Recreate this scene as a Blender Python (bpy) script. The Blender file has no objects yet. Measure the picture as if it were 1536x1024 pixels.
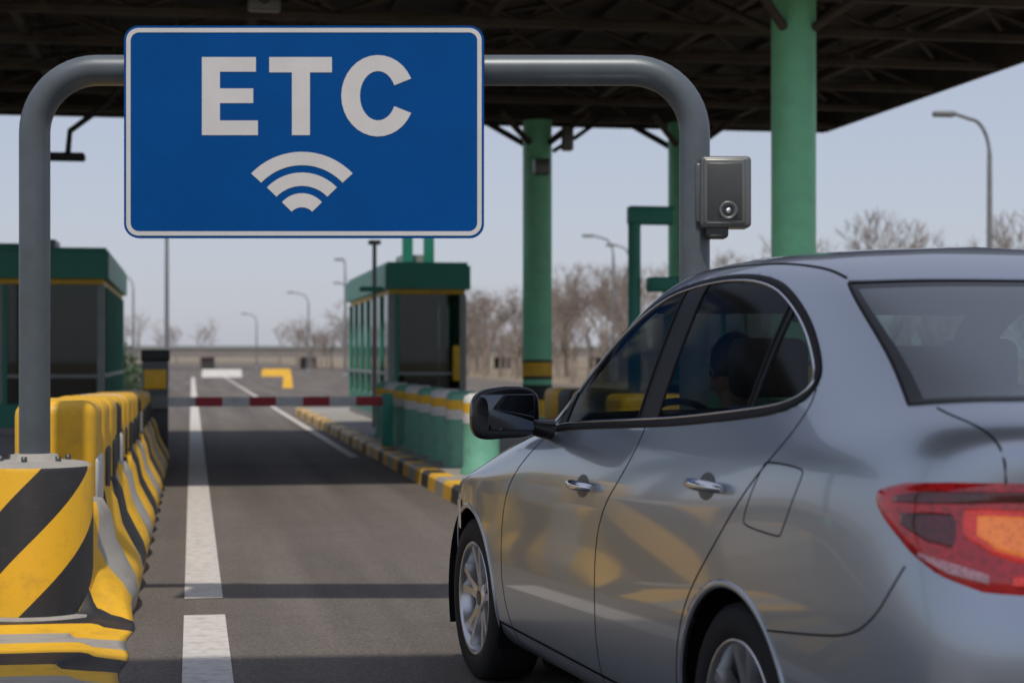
import bpy, bmesh, math, random
import numpy as np
from mathutils import Vector, Matrix
from mathutils.bvhtree import BVHTree
random.seed(7); rng=np.random.RandomState(7)
scene=bpy.context.scene
R=math.radians
# ------------------------------------------------------------------ materials
def mat(name,col,rough=0.6,metal=0.0,var=0.12,vscale=6.0,bump=0.0,bscale=60.0,coat=0.0,emis=None,spec=0.5,crough=0.03):
    m=bpy.data.materials.new(name); m.use_nodes=True
    nt=m.node_tree; b=nt.nodes['Principled BSDF']
    b.inputs['Roughness'].default_value=rough; b.inputs['Metallic'].default_value=metal
    b.inputs['Coat Weight'].default_value=coat; b.inputs['Coat Roughness'].default_value=crough
    b.inputs['Specular IOR Level'].default_value=spec
    tc=nt.nodes.new('ShaderNodeTexCoord')
    n=nt.nodes.new('ShaderNodeTexNoise'); n.inputs['Scale'].default_value=vscale; n.inputs['Detail'].default_value=8
    n.inputs['Roughness'].default_value=0.65
    nt.links.new(tc.outputs['Object'],n.inputs['Vector'])
    r=nt.nodes.new('ShaderNodeValToRGB')
    r.color_ramp.elements[0].position=0.3; r.color_ramp.elements[1].position=0.7
    c0=[max(0,c*(1-var)) for c in col]; c1=[min(1,c*(1+var)) for c in col]
    r.color_ramp.elements[0].color=(*c0,1); r.color_ramp.elements[1].color=(*c1,1)
    nt.links.new(n.outputs['Fac'],r.inputs['Fac']); nt.links.new(r.outputs['Color'],b.inputs['Base Color'])
    if bump>0:
        n2=nt.nodes.new('ShaderNodeTexNoise'); n2.inputs['Scale'].default_value=bscale; n2.inputs['Detail'].default_value=4
        nt.links.new(tc.outputs['Object'],n2.inputs['Vector'])
        bp=nt.nodes.new('ShaderNodeBump'); bp.inputs['Strength'].default_value=bump; bp.inputs['Distance'].default_value=0.01
        nt.links.new(n2.outputs['Fac'],bp.inputs['Height']); nt.links.new(bp.outputs['Normal'],b.inputs['Normal'])
    if emis:
        b.inputs['Emission Color'].default_value=(*emis[0],1); b.inputs['Emission Strength'].default_value=emis[1]
    return m
def N(nt,t,**kw):
    n=nt.nodes.new(t)
    for k,v in kw.items(): setattr(n,k,v)
    return n
def M(nt,op,a,b=None):
    n=nt.nodes.new('ShaderNodeMath'); n.operation=op
    for i,x in enumerate((a,b)):
        if x is None: continue
        if isinstance(x,(int,float)): n.inputs[i].default_value=x
        else: nt.links.new(x,n.inputs[i])
    return n.outputs[0]
def dirt(m,amount=0.5,col=(0.06,0.055,0.05),scale=5.0,lo=0.5,hi=0.75):
    """mix grime into base colour"""
    nt=m.node_tree; b=nt.nodes['Principled BSDF']
    src=b.inputs['Base Color'].links[0].from_socket
    tc=N(nt,'ShaderNodeTexCoord'); n=N(nt,'ShaderNodeTexNoise'); n.inputs['Scale'].default_value=scale; n.inputs['Detail'].default_value=10; n.inputs['Roughness'].default_value=0.7
    nt.links.new(tc.outputs['Object'],n.inputs['Vector'])
    mr=N(nt,'ShaderNodeMapRange'); mr.inputs[1].default_value=lo; mr.inputs[2].default_value=hi; mr.inputs[4].default_value=amount
    nt.links.new(n.outputs['Fac'],mr.inputs[0])
    mx=N(nt,'ShaderNodeMixRGB'); mx.inputs['Color2'].default_value=(*col,1)
    nt.links.new(mr.outputs[0],mx.inputs['Fac']); nt.links.new(src,mx.inputs['Color1']); nt.links.new(mx.outputs[0],b.inputs['Base Color'])
def stripe_mat(name,kind,cols,period,skew=0.0,rough=0.55,around=0):
    """bands of colours. kind 'y': along object Y (+skew*z); 'x'; 'cyl': helical"""
    m=mat(name,cols[0],rough,bump=0.15,bscale=90); nt=m.node_tree; b=nt.nodes['Principled BSDF']
    tc=N(nt,'ShaderNodeTexCoord'); sp=N(nt,'ShaderNodeSeparateXYZ'); nt.links.new(tc.outputs['Object'],sp.inputs[0])
    X,Y,Z=sp.outputs
    if kind=='cyl':
        a=M(nt,'ARCTAN2',X,Y); v=M(nt,'ADD',M(nt,'MULTIPLY',a,around/(2*math.pi)),M(nt,'DIVIDE',Z,period)); v=M(nt,'ADD',v,50.3)
    else:
        ax={'x':X,'y':Y,'z':Z}[kind]
        v=M(nt,'DIVIDE',M(nt,'ADD',ax,M(nt,'MULTIPLY',Z,skew)),period); v=M(nt,'ADD',v,50.0)
    f=M(nt,'FRACT',v)
    cr=N(nt,'ShaderNodeValToRGB'); cr.color_ramp.interpolation='CONSTANT'
    n=len(cols)
    while len(cr.color_ramp.elements)<n: cr.color_ramp.elements.new(0.5)
    for i,c in enumerate(cols):
        cr.color_ramp.elements[i].position=i/n; cr.color_ramp.elements[i].color=(*c,1)
    nt.links.new(f,cr.inputs['Fac']); nt.links.new(cr.outputs['Color'],b.inputs['Base Color'])
    dirt(m,0.45,scale=7,lo=0.5,hi=0.8)
    return m
YEL=(0.76,0.43,0.015); BLK=(0.022,0.022,0.024); GRY=(0.33,0.32,0.29); WHT=(0.62,0.62,0.60)
m_paint=mat('silver_paint',(0.42,0.47,0.53),0.33,0.78,var=0.02,vscale=1500,coat=0.9,crough=0.05)
m_int=mat('interior_trim',(0.03,0.032,0.035),0.8)
m_blackgloss=mat('black_trim',(0.010,0.010,0.012),0.25,coat=0.3)
m_pillar=mat('pillar_black',(0.014,0.014,0.015),0.5,spec=0.25)
m_frit=mat('glass_frit',(0.008,0.008,0.009),0.14,spec=0.3)
m_rubber=mat('rubber_seal',(0.010,0.010,0.011),0.5,spec=0.15)
m_gap=mat('panel_gap',(0.01,0.01,0.012),0.8,spec=0.1)
m_chrome=mat('chrome',(0.75,0.76,0.78),0.14,1.0,var=0.02)
m_mirror=mat('mirror_glass',(0.10,0.11,0.13),0.05,1.0,var=0.02)
m_tyre=mat('tyre',(0.02,0.02,0.021),0.75,bump=0.2,bscale=80,spec=0.25)
m_alloy=mat('alloy',(0.55,0.56,0.58),0.28,0.9,var=0.04,coat=0.4)
m_disc=mat('brake_disc',(0.12,0.12,0.12),0.4,0.8)
m_seat=mat('seat_fabric',(0.08,0.08,0.085),0.85,bump=0.2)
m_steel=mat('painted_steel',(0.10,0.122,0.14),0.40,0.25,var=0.12,vscale=5,bump=0.04,bscale=140)
dirt(m_steel,0.35,scale=4)
m_boxgrey=mat('box_grey',(0.15,0.16,0.155),0.38,0.5,var=0.08)
m_boxdark=mat('box_dark',(0.07,0.075,0.075),0.4,0.4)
m_blue=mat('sign_blue',(0.001,0.068,0.27),0.5,var=0.06,vscale=3,bump=0.02,bscale=250,spec=0.08); dirt(m_blue,0.12,col=(0.01,0.05,0.16),scale=2.5)
m_white=mat('sign_white',(0.60,0.60,0.60),0.45,var=0.05)
m_green=mat('column_green',(0.20,0.62,0.35),0.45,var=0.10,vscale=2.5,bump=0.05,bscale=20); dirt(m_green,0.25,col=(0.08,0.22,0.13),scale=2.0)
m_dgreen=mat('booth_green',(0.02,0.24,0.17),0.45,var=0.15,vscale=3); dirt(m_dgreen,0.25,scale=3)
m_lgreen=mat('barrel_green',(0.14,0.38,0.27),0.5,var=0.12); dirt(m_lgreen,0.3)
m_yellow=mat('yellow_paint',YEL,0.5,var=0.1); dirt(m_yellow,0.3)
m_black=mat('black_paint',BLK,0.6)
m_pgrey=mat('post_grey',(0.28,0.30,0.29),0.5,0.2)
m_conc=mat('concrete',(0.30,0.29,0.27),0.85,var=0.18,vscale=3,bump=0.4,bscale=60); dirt(m_conc,0.4)
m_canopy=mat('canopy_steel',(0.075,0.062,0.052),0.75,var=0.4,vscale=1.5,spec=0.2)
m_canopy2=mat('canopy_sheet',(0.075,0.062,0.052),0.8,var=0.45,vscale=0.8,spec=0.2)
m_bark=mat('bare_bark',(0.23,0.19,0.16),0.9,var=0.2,vscale=0.5)
m_leaf=mat('hedge_leaf',(0.04,0.07,0.03),0.8,var=0.4,vscale=3)
m_red=mat('red_band',(0.38,0.02,0.03),0.5)
m_bandw=mat('white_band',WHT,0.5); dirt(m_bandw,0.3)
m_lamp=mat('lamp_grey',(0.2,0.21,0.22),0.5,0.3)
m_skin=mat('skin',(0.48,0.28,0.2),0.55); m_hair=mat('hair',(0.015,0.012,0.01),0.6); m_shirt=mat('blue_shirt',(0.45,0.58,0.72),0.8,bump=0.3,bscale=30)
m_stripe_b=stripe_mat('bollard_stripes','cyl',[YEL,BLK],0.60,around=3)
m_stripe_k=stripe_mat('kerb_stripes','y',[YEL,BLK,YEL,GRY],2.2,skew=0.0)
m_stripe_j=stripe_mat('barrier_stripes','y',[YEL,GRY,YEL,BLK],1.15,skew=-0.45)
m_stripe_r=stripe_mat('rail_stripes','y',[YEL,WHT],0.9)
def glassmat(name,tint,rough=0.02,refl=1.0):
    m=bpy.data.materials.new(name); m.use_nodes=True; nt=m.node_tree; nt.nodes.clear()
    o=N(nt,'ShaderNodeOutputMaterial'); t=N(nt,'ShaderNodeBsdfTransparent'); t.inputs[0].default_value=(*tint,1)
    g=N(nt,'ShaderNodeBsdfGlossy'); g.inputs['Roughness'].default_value=rough; g.inputs[0].default_value=(0.9,0.95,0.95,1)
    f=N(nt,'ShaderNodeFresnel'); f.inputs[0].default_value=1.52
    mx=N(nt,'ShaderNodeMixShader'); fac=M(nt,'MULTIPLY',f.outputs[0],refl)
    nt.links.new(fac,mx.inputs[0]); nt.links.new(t.outputs[0],mx.inputs[1]); nt.links.new(g.outputs[0],mx.inputs[2]); nt.links.new(mx.outputs[0],o.inputs[0])
    return m
m_glass=glassmat('car_glass',(0.40,0.45,0.44),rough=0.10,refl=0.36); m_glassr=glassmat('rear_glass',(0.40,0.56,0.56),refl=1.9,rough=0.05)
m_bglass=glassmat('booth_glass',(0.35,0.42,0.42),refl=0.9)
# ------------------------------------------------------------------ builder
class B:
    def __init__(s): s.v=[]; s.f=[]; s.m=[]; s.sm=[]; s.mats=[]
    def mi(s,m):
        if m not in s.mats: s.mats.append(m)
        return s.mats.index(m)
    def add(s,vs,fs,m,smooth=False):
        o=len(s.v); s.v+= [tuple(v) for v in vs]; k=s.mi(m)
        for f in fs: s.f.append(tuple(i+o for i in f)); s.m.append(k); s.sm.append(smooth)
    def box(s,x0,x1,y0,y1,z0,z1,m,rot=None,c=None):
        vs=[(x,y,z) for x in (x0,x1) for y in (y0,y1) for z in (z0,z1)]
        if rot is not None:
            cc=Vector(c) if c else Vector(((x0+x1)/2,(y0+y1)/2,(z0+z1)/2))
            vs=[rot@(Vector(v)-cc)+cc for v in vs]
        s.add(vs,[(0,1,3,2),(4,6,7,5),(0,4,5,1),(2,3,7,6),(0,2,6,4),(1,5,7,3)],m)
    def rbox(s,x0,x1,y0,y1,z0,z1,r,m,seg=3,ax='z'):
        bm=bmesh.new(); bmesh.ops.create_cube(bm,size=1)
        for v in bm.verts: v.co=Vector(((x0+x1)/2+v.co.x*(x1-x0),(y0+y1)/2+v.co.y*(y1-y0),(z0+z1)/2+v.co.z*(z1-z0)))
        bmesh.ops.bevel(bm,geom=bm.edges[:],offset=r,segments=seg,affect='EDGES',profile=0.5)
        bm.verts.index_update()
        s.add([v.co.copy() for v in bm.verts],[[v.index for v in f.verts] for f in bm.faces],m,True); bm.free()
    def tube(s,pts,rad,m,n=12,cap=True,smooth=True):
        pts=[Vector(p) for p in pts]; k=len(pts)
        if not hasattr(rad,'__len__'): rad=[rad]*k
        vs=[]; up=None
        for i,p in enumerate(pts):
            t=(pts[min(i+1,k-1)]-pts[max(i-1,0)]).normalized()
            if up is None:
                a=Vector((0,0,1)) if abs(t.z)<0.9 else Vector((1,0,0)); up=(a-t*a.dot(t)).normalized()
            else: up=(up-t*up.dot(t)).normalized()
            w=t.cross(up)
            for j in range(n):
                a=2*math.pi*j/n; vs.append(p+(up*math.cos(a)+w*math.sin(a))*rad[i])
        fs=[(i*n+j,i*n+(j+1)%n,(i+1)*n+(j+1)%n,(i+1)*n+j) for i in range(k-1) for j in range(n)]
        s.add(vs,fs,m,smooth)
        if cap: s.add(vs[:n],[tuple(range(n))[::-1]],m); s.add(vs[-n:],[tuple(range(n))],m)
    def lathe(s,prof,m,c=(0,0,0),axis='z',n=32,smooth=True,sign=1):
        vs=[]
        for r,h in prof:
            for j in range(n):
                a=2*math.pi*j/n; x,y=r*math.cos(a),r*math.sin(a)
                p=(x,y,h) if axis=='z' else (x,h*sign,y)
                vs.append((p[0]+c[0],p[1]+c[1],p[2]+c[2]))
        k=len(prof)
        s.add(vs,[(i*n+j,i*n+(j+1)%n,(i+1)*n+(j+1)%n,(i+1)*n+j) for i in range(k-1) for j in range(n)],m,smooth)
    def grid(s,P,m,smooth=True):
        a=len(P); b=len(P[0]); vs=[p for r in P for p in r]
        s.add(vs,[(i*b+j,i*b+j+1,(i+1)*b+j+1,(i+1)*b+j) for i in range(a-1) for j in range(b-1)],m,smooth)
    def obj(s,name,parent=None,bevel=0,recalc=True,loc=None,rotz=None):
        me=bpy.data.meshes.new(name); me.from_pydata(s.v,[],s.f)
        for m in s.mats: me.materials.append(m)
        me.polygons.foreach_set('material_index',s.m); me.polygons.foreach_set('use_smooth',s.sm); me.update()
        if recalc:
            bm=bmesh.new(); bm.from_mesh(me); bmesh.ops.recalc_face_normals(bm,faces=bm.faces[:]); bm.to_mesh(me); bm.free()
        o=bpy.data.objects.new(name,me); scene.collection.objects.link(o)
        if parent: o.parent=parent
        if loc: o.location=loc
        if rotz is not None: o.rotation_euler[2]=rotz
        if bevel:
            md=o.modifiers.new('bev','BEVEL'); md.width=bevel; md.segments=2; md.limit_method='ANGLE'; md.angle_limit=R(40)
        return o
def empty(name,loc=(0,0,0),rz=0):
    e=bpy.data.objects.new(name,None); scene.collection.objects.link(e); e.location=loc; e.rotation_euler[2]=rz; e.empty_display_size=0.3
    return e
# ------------------------------------------------------------------ camera / world / sun
H=1.31; YAW=R(9.845)
cd=bpy.data.cameras.new('Camera'); cam=bpy.data.objects.new('Camera',cd); scene.collection.objects.link(cam)
cam.location=(0,0,H); cam.rotation_euler=(R(90),0,-YAW); cd.sensor_width=36; cd.lens=64.83; cd.shift_y=0.015; cd.clip_end=4000; cd.clip_start=0.05
cd.dof.use_dof=True; cd.dof.focus_distance=7.2; cd.dof.aperture_fstop=3.2
scene.camera=cam
EL=R(62); sv=Vector((-0.22,-0.97,0)).normalized()*math.cos(EL)+Vector((0,0,math.sin(EL)))
w=bpy.data.worlds.new('World'); scene.world=w; w.use_nodes=True; nt=w.node_tree
bg=nt.nodes['Background']; sky=N(nt,'ShaderNodeTexSky',sky_type='NISHITA'); sky.sun_disc=False; sky.sun_elevation=EL; sky.sun_rotation=math.atan2(sv.x,sv.y)
sky.air_density=1.0; sky.dust_density=1.0; sky.ozone_density=1.0; sky.altitude=0
mx=N(nt,'ShaderNodeMixRGB'); mx.inputs['Fac'].default_value=0.66; mx.inputs['Color2'].default_value=(5.0,5.2,6.4,1)
nt.links.new(sky.outputs[0],mx.inputs['Color1']); nt.links.new(mx.outputs[0],bg.inputs[0]); bg.inputs[1].default_value=0.105
sd=bpy.data.lights.new('sun','SUN'); sd.energy=3.0; sd.angle=R(1.6); sd.color=(1,0.90,0.78)
so=bpy.data.objects.new('sun',sd); scene.collection.objects.link(so); so.rotation_euler=sv.to_track_quat('Z','Y').to_euler()
scene.view_settings.view_transform='Standard'; scene.view_settings.look='None'; scene.view_settings.exposure=0
# ------------------------------------------------------------------ ground
def asphalt():
    m=mat('asphalt',(0.125,0.112,0.10),0.85,var=0.10,vscale=0.6,bump=0.5,bscale=90,spec=0.3); nt=m.node_tree; b=nt.nodes['Principled BSDF']
    src=b.inputs['Base Color'].links[0].from_socket
    tc=N(nt,'ShaderNodeTexCoord'); n=N(nt,'ShaderNodeTexNoise'); n.inputs['Scale'].default_value=70; n.inputs['Detail'].default_value=5
    nt.links.new(tc.outputs['Object'],n.inputs['Vector'])
    mr=N(nt,'ShaderNodeMapRange'); mr.inputs[1].default_value=0.3; mr.inputs[2].default_value=0.7; mr.inputs[3].default_value=0.65; mr.inputs[4].default_value=1.35
    nt.links.new(n.outputs['Fac'],mr.inputs[0])
    mp=N(nt,'ShaderNodeMapping'); mp.inputs['Scale'].default_value=(1.6,0.06,1); nt.links.new(tc.outputs['Object'],mp.inputs[0])
    n2=N(nt,'ShaderNodeTexNoise'); n2.inputs['Scale'].default_value=1.2; n2.inputs['Detail'].default_value=6; nt.links.new(mp.outputs[0],n2.inputs['Vector'])
    mr2=N(nt,'ShaderNodeMapRange'); mr2.inputs[1].default_value=0.3; mr2.inputs[2].default_value=0.7; mr2.inputs[3].default_value=0.72; mr2.inputs[4].default_value=1.25
    nt.links.new(n2.outputs['Fac'],mr2.inputs[0])
    n3=N(nt,'ShaderNodeTexNoise'); n3.inputs['Scale'].default_value=2.3; n3.inputs['Detail'].default_value=9; n3.inputs['Roughness'].default_value=0.75; nt.links.new(tc.outputs['Object'],n3.inputs['Vector'])
    mr3=N(nt,'ShaderNodeMapRange'); mr3.inputs[1].default_value=0.58; mr3.inputs[2].default_value=0.72; mr3.inputs[3].default_value=1.0; mr3.inputs[4].default_value=0.70
    nt.links.new(n3.outputs['Fac'],mr3.inputs[0])
    k=M(nt,'MULTIPLY',M(nt,'MULTIPLY',mr.outputs[0],mr2.outputs[0]),mr3.outputs[0])
    mx=N(nt,'ShaderNodeVectorMath',operation='SCALE'); nt.links.new(src,mx.inputs[0]); nt.links.new(k,mx.inputs['Scale']); nt.links.new(mx.outputs[0],b.inputs['Base Color'])
    return m
m_asph=asphalt()
m_earth=mat('dry_grass_earth',(0.20,0.165,0.11),0.95,var=0.35,vscale=0.15,bump=0.6,bscale=8)
def sheet(name,x0,x1,y0,y1,z,m):
    b=B(); b.add([(x0,y0,z),(x1,y0,z),(x1,y1,z),(x0,y1,z)],[(0,1,2,3)],m); return b.obj(name,recalc=False)
sheet('ground',-1500,1500,-400,3000,0,m_earth)
sheet('road',-16,17,-60,420,0.004,m_asph)
m_line=mat('road_marking',(0.55,0.53,0.50),0.75,var=0.08,vscale=8,bump=0.3,bscale=90); dirt(m_line,0.65,col=(0.14,0.125,0.11),scale=14,lo=0.48,hi=0.78)
b=B()
for (x0,x1,y0,y1) in [(-0.04,0.165,1.0,9.45),(-0.04,0.165,10.1,120),(2.02,2.14,24,120),(5.9,6.1,-5,12),(-4.6,-4.45,-5,90)]:
    b.add([(x0,y0,.008),(x1,y0,.008),(x1,y1,.008),(x0,y1,.008)],[(0,1,2,3)],m_line)
b.obj('lane_markings',recalc=False)
# ------------------------------------------------------------------ islands
def island(name,x0,x1,y0,y1,h=0.16,nose=True):
    b=B(); n=14; cx=(x0+x1)/2; rr=(x1-x0)/2
    out=[(x1,y1),(x1,y0+rr*0.6)]
    for i in range(1,n): a=math.pi*i/n; out.append((cx+rr*math.cos(a),y0+rr*0.6-rr*0.6*math.sin(a)))
    out+=[(x0,y0+rr*0.6),(x0,y1)]
    k=len(out)
    def ring(ins,z): return [(cx+(x-cx)*(1-ins/rr),y if y==y1 else y+ins*0.6,z) for x,y in out]
    r0=ring(0,0);r1=ring(0.01,h-0.03);r2=ring(0.035,h);r3=ring(0.2,h)
    vs=r0+r1+r2+r3
    for a in range(3):
        b.add(vs,[(a*k+i,a*k+i+1,(a+1)*k+i+1,(a+1)*k+i) for i in range(k-1)]+[(a*k+k-1,a*k,(a+1)*k,(a+1)*k+k-1)],m_stripe_k)
    b.add(r3,[tuple(range(k))],m_conc)
    return b.obj(name)
island('toll_island',2.30,5.9,14.5,42)
island('toll_island',6.9+2.6,12.2,12,44)
island('toll_island',-3.4,-0.62,10.5,44)
# ------------------------------------------------------------------ left crash barrier (scalloped base + block row)
b=B(); prof=[(-0.02,0.0),(0.0,0.10),(-0.02,0.17),(-0.07,0.26),(-0.12,0.36),(-0.15,0.50),(-0.19,0.57),(-0.30,0.59)]
P=[]; ys=np.arange(6.6,23.5,0.05)
for y in ys:
    k=0.5+0.5*math.cos(2*math.pi*y/0.86); row=[]
    fade=min(1,max(0,(y-9.15)/0.35)); fade=fade*fade*(3-2*fade); fade=0.09+0.91*fade
    for i,(dx,z) in enumerate(prof):
        amp=[0.02,0.03,0.06,0.11,0.14,0.13,0.09,0][i]
        row.append((-0.27+dx-amp*k,y,z*fade*(1-0.06*k)))
    row.append((-1.15,y,prof[-1][1]*fade)); row.append((-1.25,y,0))
    P.append(row)
b.grid(P,m_stripe_j); b.add(P[0],[tuple(range(len(P[0])))],m_stripe_j)
y=9.95; i=0
seq=[m_yellow,m_lgreen,m_yellow,m_bandw,m_yellow,m_yellow,m_black,m_yellow,m_yellow,m_bandw]
while y<22.8:
    L=[0.75,0.35,0.62,0.35,0.55][i%5]
    x1=-0.50 if i%2==0 else -0.52
    top=1.075-0.014*(y-10)-(0.03 if seq[i%10] is m_black else 0)
    b.rbox(x1-0.42,x1,y,y+L-0.02,0.45,top,0.075,seq[i%10],seg=4)
    b.rbox(x1-0.38,x1+0.012,y+0.05,y+L-0.08,0.50,0.78,0.03,m_black if seq[i%10] is m_yellow and i>0 else m_bandw,seg=2)
    y+=L; i+=1
b.obj('crash_barrier')
KG=9.1/2766; KP=KG*0.988
G=Vector((9.1*math.sin(YAW),9.1*math.cos(YAW),0))
gdir=Vector((math.cos(YAW),-math.sin(YAW),0))
LEG=G+gdir*((52-768)*KG); RLEG=G+gdir*((1042-768)*KG)
b=B()
b.lathe([(0.30,-0.02),(0.30,0.035),(0.285,0.05),(0.283,0.06),(0.283,0.755),(0.275,0.775)],m_stripe_b,n=48)
b.lathe([(0.275,0.775),(0.255,0.79),(0.2,0.798),(0.12,0.805),(0.11,0.83),(0.085,0.835),(0.07,0.835)],m_conc,n=48)
for a in range(6):
    an=a*math.pi/3+0.3; b.lathe([(0.0,0.825),(0.014,0.825),(0.014,0.80)],m_boxdark,c=(0.165*math.cos(an),0.165*math.sin(an),0),n=8)
b.lathe([(0.35,-0.02),(0.35,0.045),(0.33,0.062),(0.29,0.065)],m_conc,n=40)
b.obj('striped_bollard',loc=(LEG.x,LEG.y,0.0))
# ------------------------------------------------------------------ ETC gantry sign
ge=empty('electronic_toll_sign',(G.x,G.y,0),-YAW)
b=B(); pr=0.0755; xl=(52-768)*KG; xr=(1042-768)*KG; zt=H+(535-106)*KG; rr=0.31
pts=[(xl,0,0.80),(xl,0,1.2),(xl,0,1.8),(xl,0,zt-rr-0.1)]
for i in range(13): a=math.pi/2*i/12; pts.append((xl+rr-rr*math.cos(a),0,zt-rr+rr*math.sin(a)))
for x in np.linspace(xl+rr+0.1,xr-rr-0.1,8): pts.append((x,0,zt))
for i in range(13): a=math.pi/2*i/12; pts.append((xr-rr+rr*math.sin(a),0,zt-rr+rr*math.cos(a)))
pts+=[(xr,0,zt-rr-0.1),(xr,0,1.2),(xr,0,0.03)]
b.tube(pts,pr,m_steel,n=28)
b.lathe([(0.0,0.03),(0.16,0.03),(0.16,0.0)],m_steel,c=(xr,0,0),n=24)
b.obj('pipe_frame',ge)
def sx(px): return (px-768)*KP
def sz(py): return H+(535-py)*KP
def rrect(x0,x1,z0,z1,r,n=8):
    o=[]
    for cx,cz,a0 in ((x1-r,z1-r,0),(x0+r,z1-r,90),(x0+r,z0+r,180),(x1-r,z0+r,270)):
        for i in range(n+1): a=R(a0+90*i/n); o.append((cx+r*math.cos(a),cz+r*math.sin(a)))
    return o
b=B()
def extr(out,y0,y1,m,b=b):
    n=len(out); vs=[(x,y0,z) for x,z in out]+[(x,y1,z) for x,z in out]
    b.add(vs,[tuple(range(n)),tuple(range(n,2*n))[::-1]]+[(i,(i+1)%n,n+(i+1)%n,n+i) for i in range(n)],m)
yF=-0.11
extr(rrect(sx(186),sx(726),sz(357),sz(39),0.07),yF,yF+0.03,m_blue)
o1=rrect(sx(189.5),sx(722.5),sz(353.5),sz(42.5),0.060); o2=rrect(sx(196.0),sx(716),sz(347),sz(49),0.042); n=len(o1)
b.add([(x,yF-0.002,z) for x,z in o1+o2],[(i,(i+1)%n,n+(i+1)%n,n+i) for i in range(n)],m_white)
def poly(pts,m=m_white,y=yF-0.002): b.add([(sx(x),y,sz(z)) for x,z in pts],[tuple(range(len(pts)))],m)
for q in ([(303,86),(330,86),(330,203),(303,203)],[(330,86),(384,86),(384,108),(330,108)],[(330,133),(380,133),(380,155),(330,155)],[(330,181),(387,181),(387,203),(330,203)],
          [(404,86),(498,86),(498,109),(404,109)],[(438,109),(465,109),(465,203),(438,203)]): poly(q)
def arc(cx,cy,rxo,ryo,rxi,ryi,a0,a1,n=28):
    o=[];i_=[]
    for k in range(n+1):
        a=R(a0+(a1-a0)*k/n); o.append((cx+rxo*math.cos(a),cy-ryo*math.sin(a))); i_.append((cx+rxi*math.cos(a),cy-ryi*math.sin(a)))
    for k in range(n): poly([o[k],o[k+1],i_[k+1],i_[k]])
arc(567,144,55,61,27,37,25,335)
arc(453,332,105,104,84,84,43.5,136.5); arc(453,332,73,73,53,53,44,136); arc(453,332,41,42,21,21,43,137)
for px in (260,650): b.box(sx(px)-0.03,sx(px)+0.03,-0.08,0.085,zt-0.09,zt+0.09,m_boxgrey)
b.obj('sign_panel',ge)
b=B(); x0,x1,z0,z1=sx(1050),sx(1126),sz(342),sz(235)
b.rbox(x0,x1,-0.15,0.02,z0,z1,0.022,m_boxgrey,seg=4)
b.rbox(x0+0.012,x1-0.03,-0.165,-0.13,z0+0.012,z1-0.012,0.014,m_boxgrey,seg=3)
b.rbox(x0+0.03,x1-0.048,-0.170,-0.15,z0+0.035,z1-0.035,0.006,m_boxdark,seg=2)
c=(sx(1090),-0.165,sz(317))
b.lathe([(0.045,0.0),(0.045,-0.018),(0.038,-0.022),(0.03,-0.014),(0.028,-0.010)],m_boxgrey,c=c,axis='y',n=28)
b.lathe([(0.028,-0.010),(0.0,-0.010)],m_blackgloss,c=c,axis='y',n=24)
b.lathe([(0.014,-0.011),(0.014,-0.02),(0.0,-0.022)],m_chrome,c=c,axis='y',n=16)
b.rbox(x0-0.02,x0+0.03,-0.10,0.03,z0+0.03,z1-0.03,0.01,m_steel)
b.rbox(x0+0.03,x0+0.14,-0.12,0.0,z0-0.05,z0+0.02,0.02,m_boxdark)
b.obj('reader_box',ge)
# ------------------------------------------------------------------ canopy
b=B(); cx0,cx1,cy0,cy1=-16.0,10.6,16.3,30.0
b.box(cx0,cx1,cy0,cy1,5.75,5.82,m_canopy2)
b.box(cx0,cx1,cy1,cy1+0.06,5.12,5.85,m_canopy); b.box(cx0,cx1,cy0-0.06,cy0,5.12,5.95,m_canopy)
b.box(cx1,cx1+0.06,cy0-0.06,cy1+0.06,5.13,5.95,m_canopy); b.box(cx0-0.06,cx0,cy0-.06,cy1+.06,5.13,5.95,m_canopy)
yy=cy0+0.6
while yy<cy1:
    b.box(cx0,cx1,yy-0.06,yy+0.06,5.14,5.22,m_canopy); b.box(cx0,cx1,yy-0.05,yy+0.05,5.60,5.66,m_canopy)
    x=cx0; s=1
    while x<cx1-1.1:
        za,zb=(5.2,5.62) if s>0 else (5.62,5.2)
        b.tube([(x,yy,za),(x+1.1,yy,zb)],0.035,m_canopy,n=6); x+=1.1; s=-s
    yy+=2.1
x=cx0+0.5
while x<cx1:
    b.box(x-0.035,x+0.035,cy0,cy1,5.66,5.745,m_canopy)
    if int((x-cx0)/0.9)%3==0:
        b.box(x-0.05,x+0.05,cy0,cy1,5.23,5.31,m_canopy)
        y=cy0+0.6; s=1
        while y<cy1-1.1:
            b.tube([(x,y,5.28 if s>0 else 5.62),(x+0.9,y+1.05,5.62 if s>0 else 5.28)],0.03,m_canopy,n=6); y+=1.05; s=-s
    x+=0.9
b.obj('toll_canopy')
def column(x,y,r,band=False,z0=0.0):
    b=B()
    b.lathe([(r,z0+0.2),(r,5.12)],m_green,n=40)
    b.lathe([(r+0.09,z0),(r+0.09,z0+0.14),(r+0.02,z0+0.2)],m_green,n=32)
    if band:
        for za,zb,mm in ((0.35,0.62,m_yellow),(0.62,0.86,m_black),(0.95,1.0,m_black),(1.0,1.22,m_yellow),(1.22,1.26,m_black)): b.lathe([(r+0.006,za),(r+0.006,zb)],mm,n=40)
    for a in range(4):
        an=a*math.pi/2+math.pi/4; b.tube([(r*math.cos(an),r*math.sin(an),4.75),(1.0*math.cos(an),1.0*math.sin(an),5.16)],0.05,m_canopy,n=8)
    b.obj('canopy_column',loc=(x,y,0))
column(5.50,29.3,0.235,True,0.15)
column(6.25,18.65,0.235,True,0)
column(7.92,29.2,0.26,True,0)
column(-10,29,0.235,True); column(-10,18.6,0.235,True)
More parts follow.
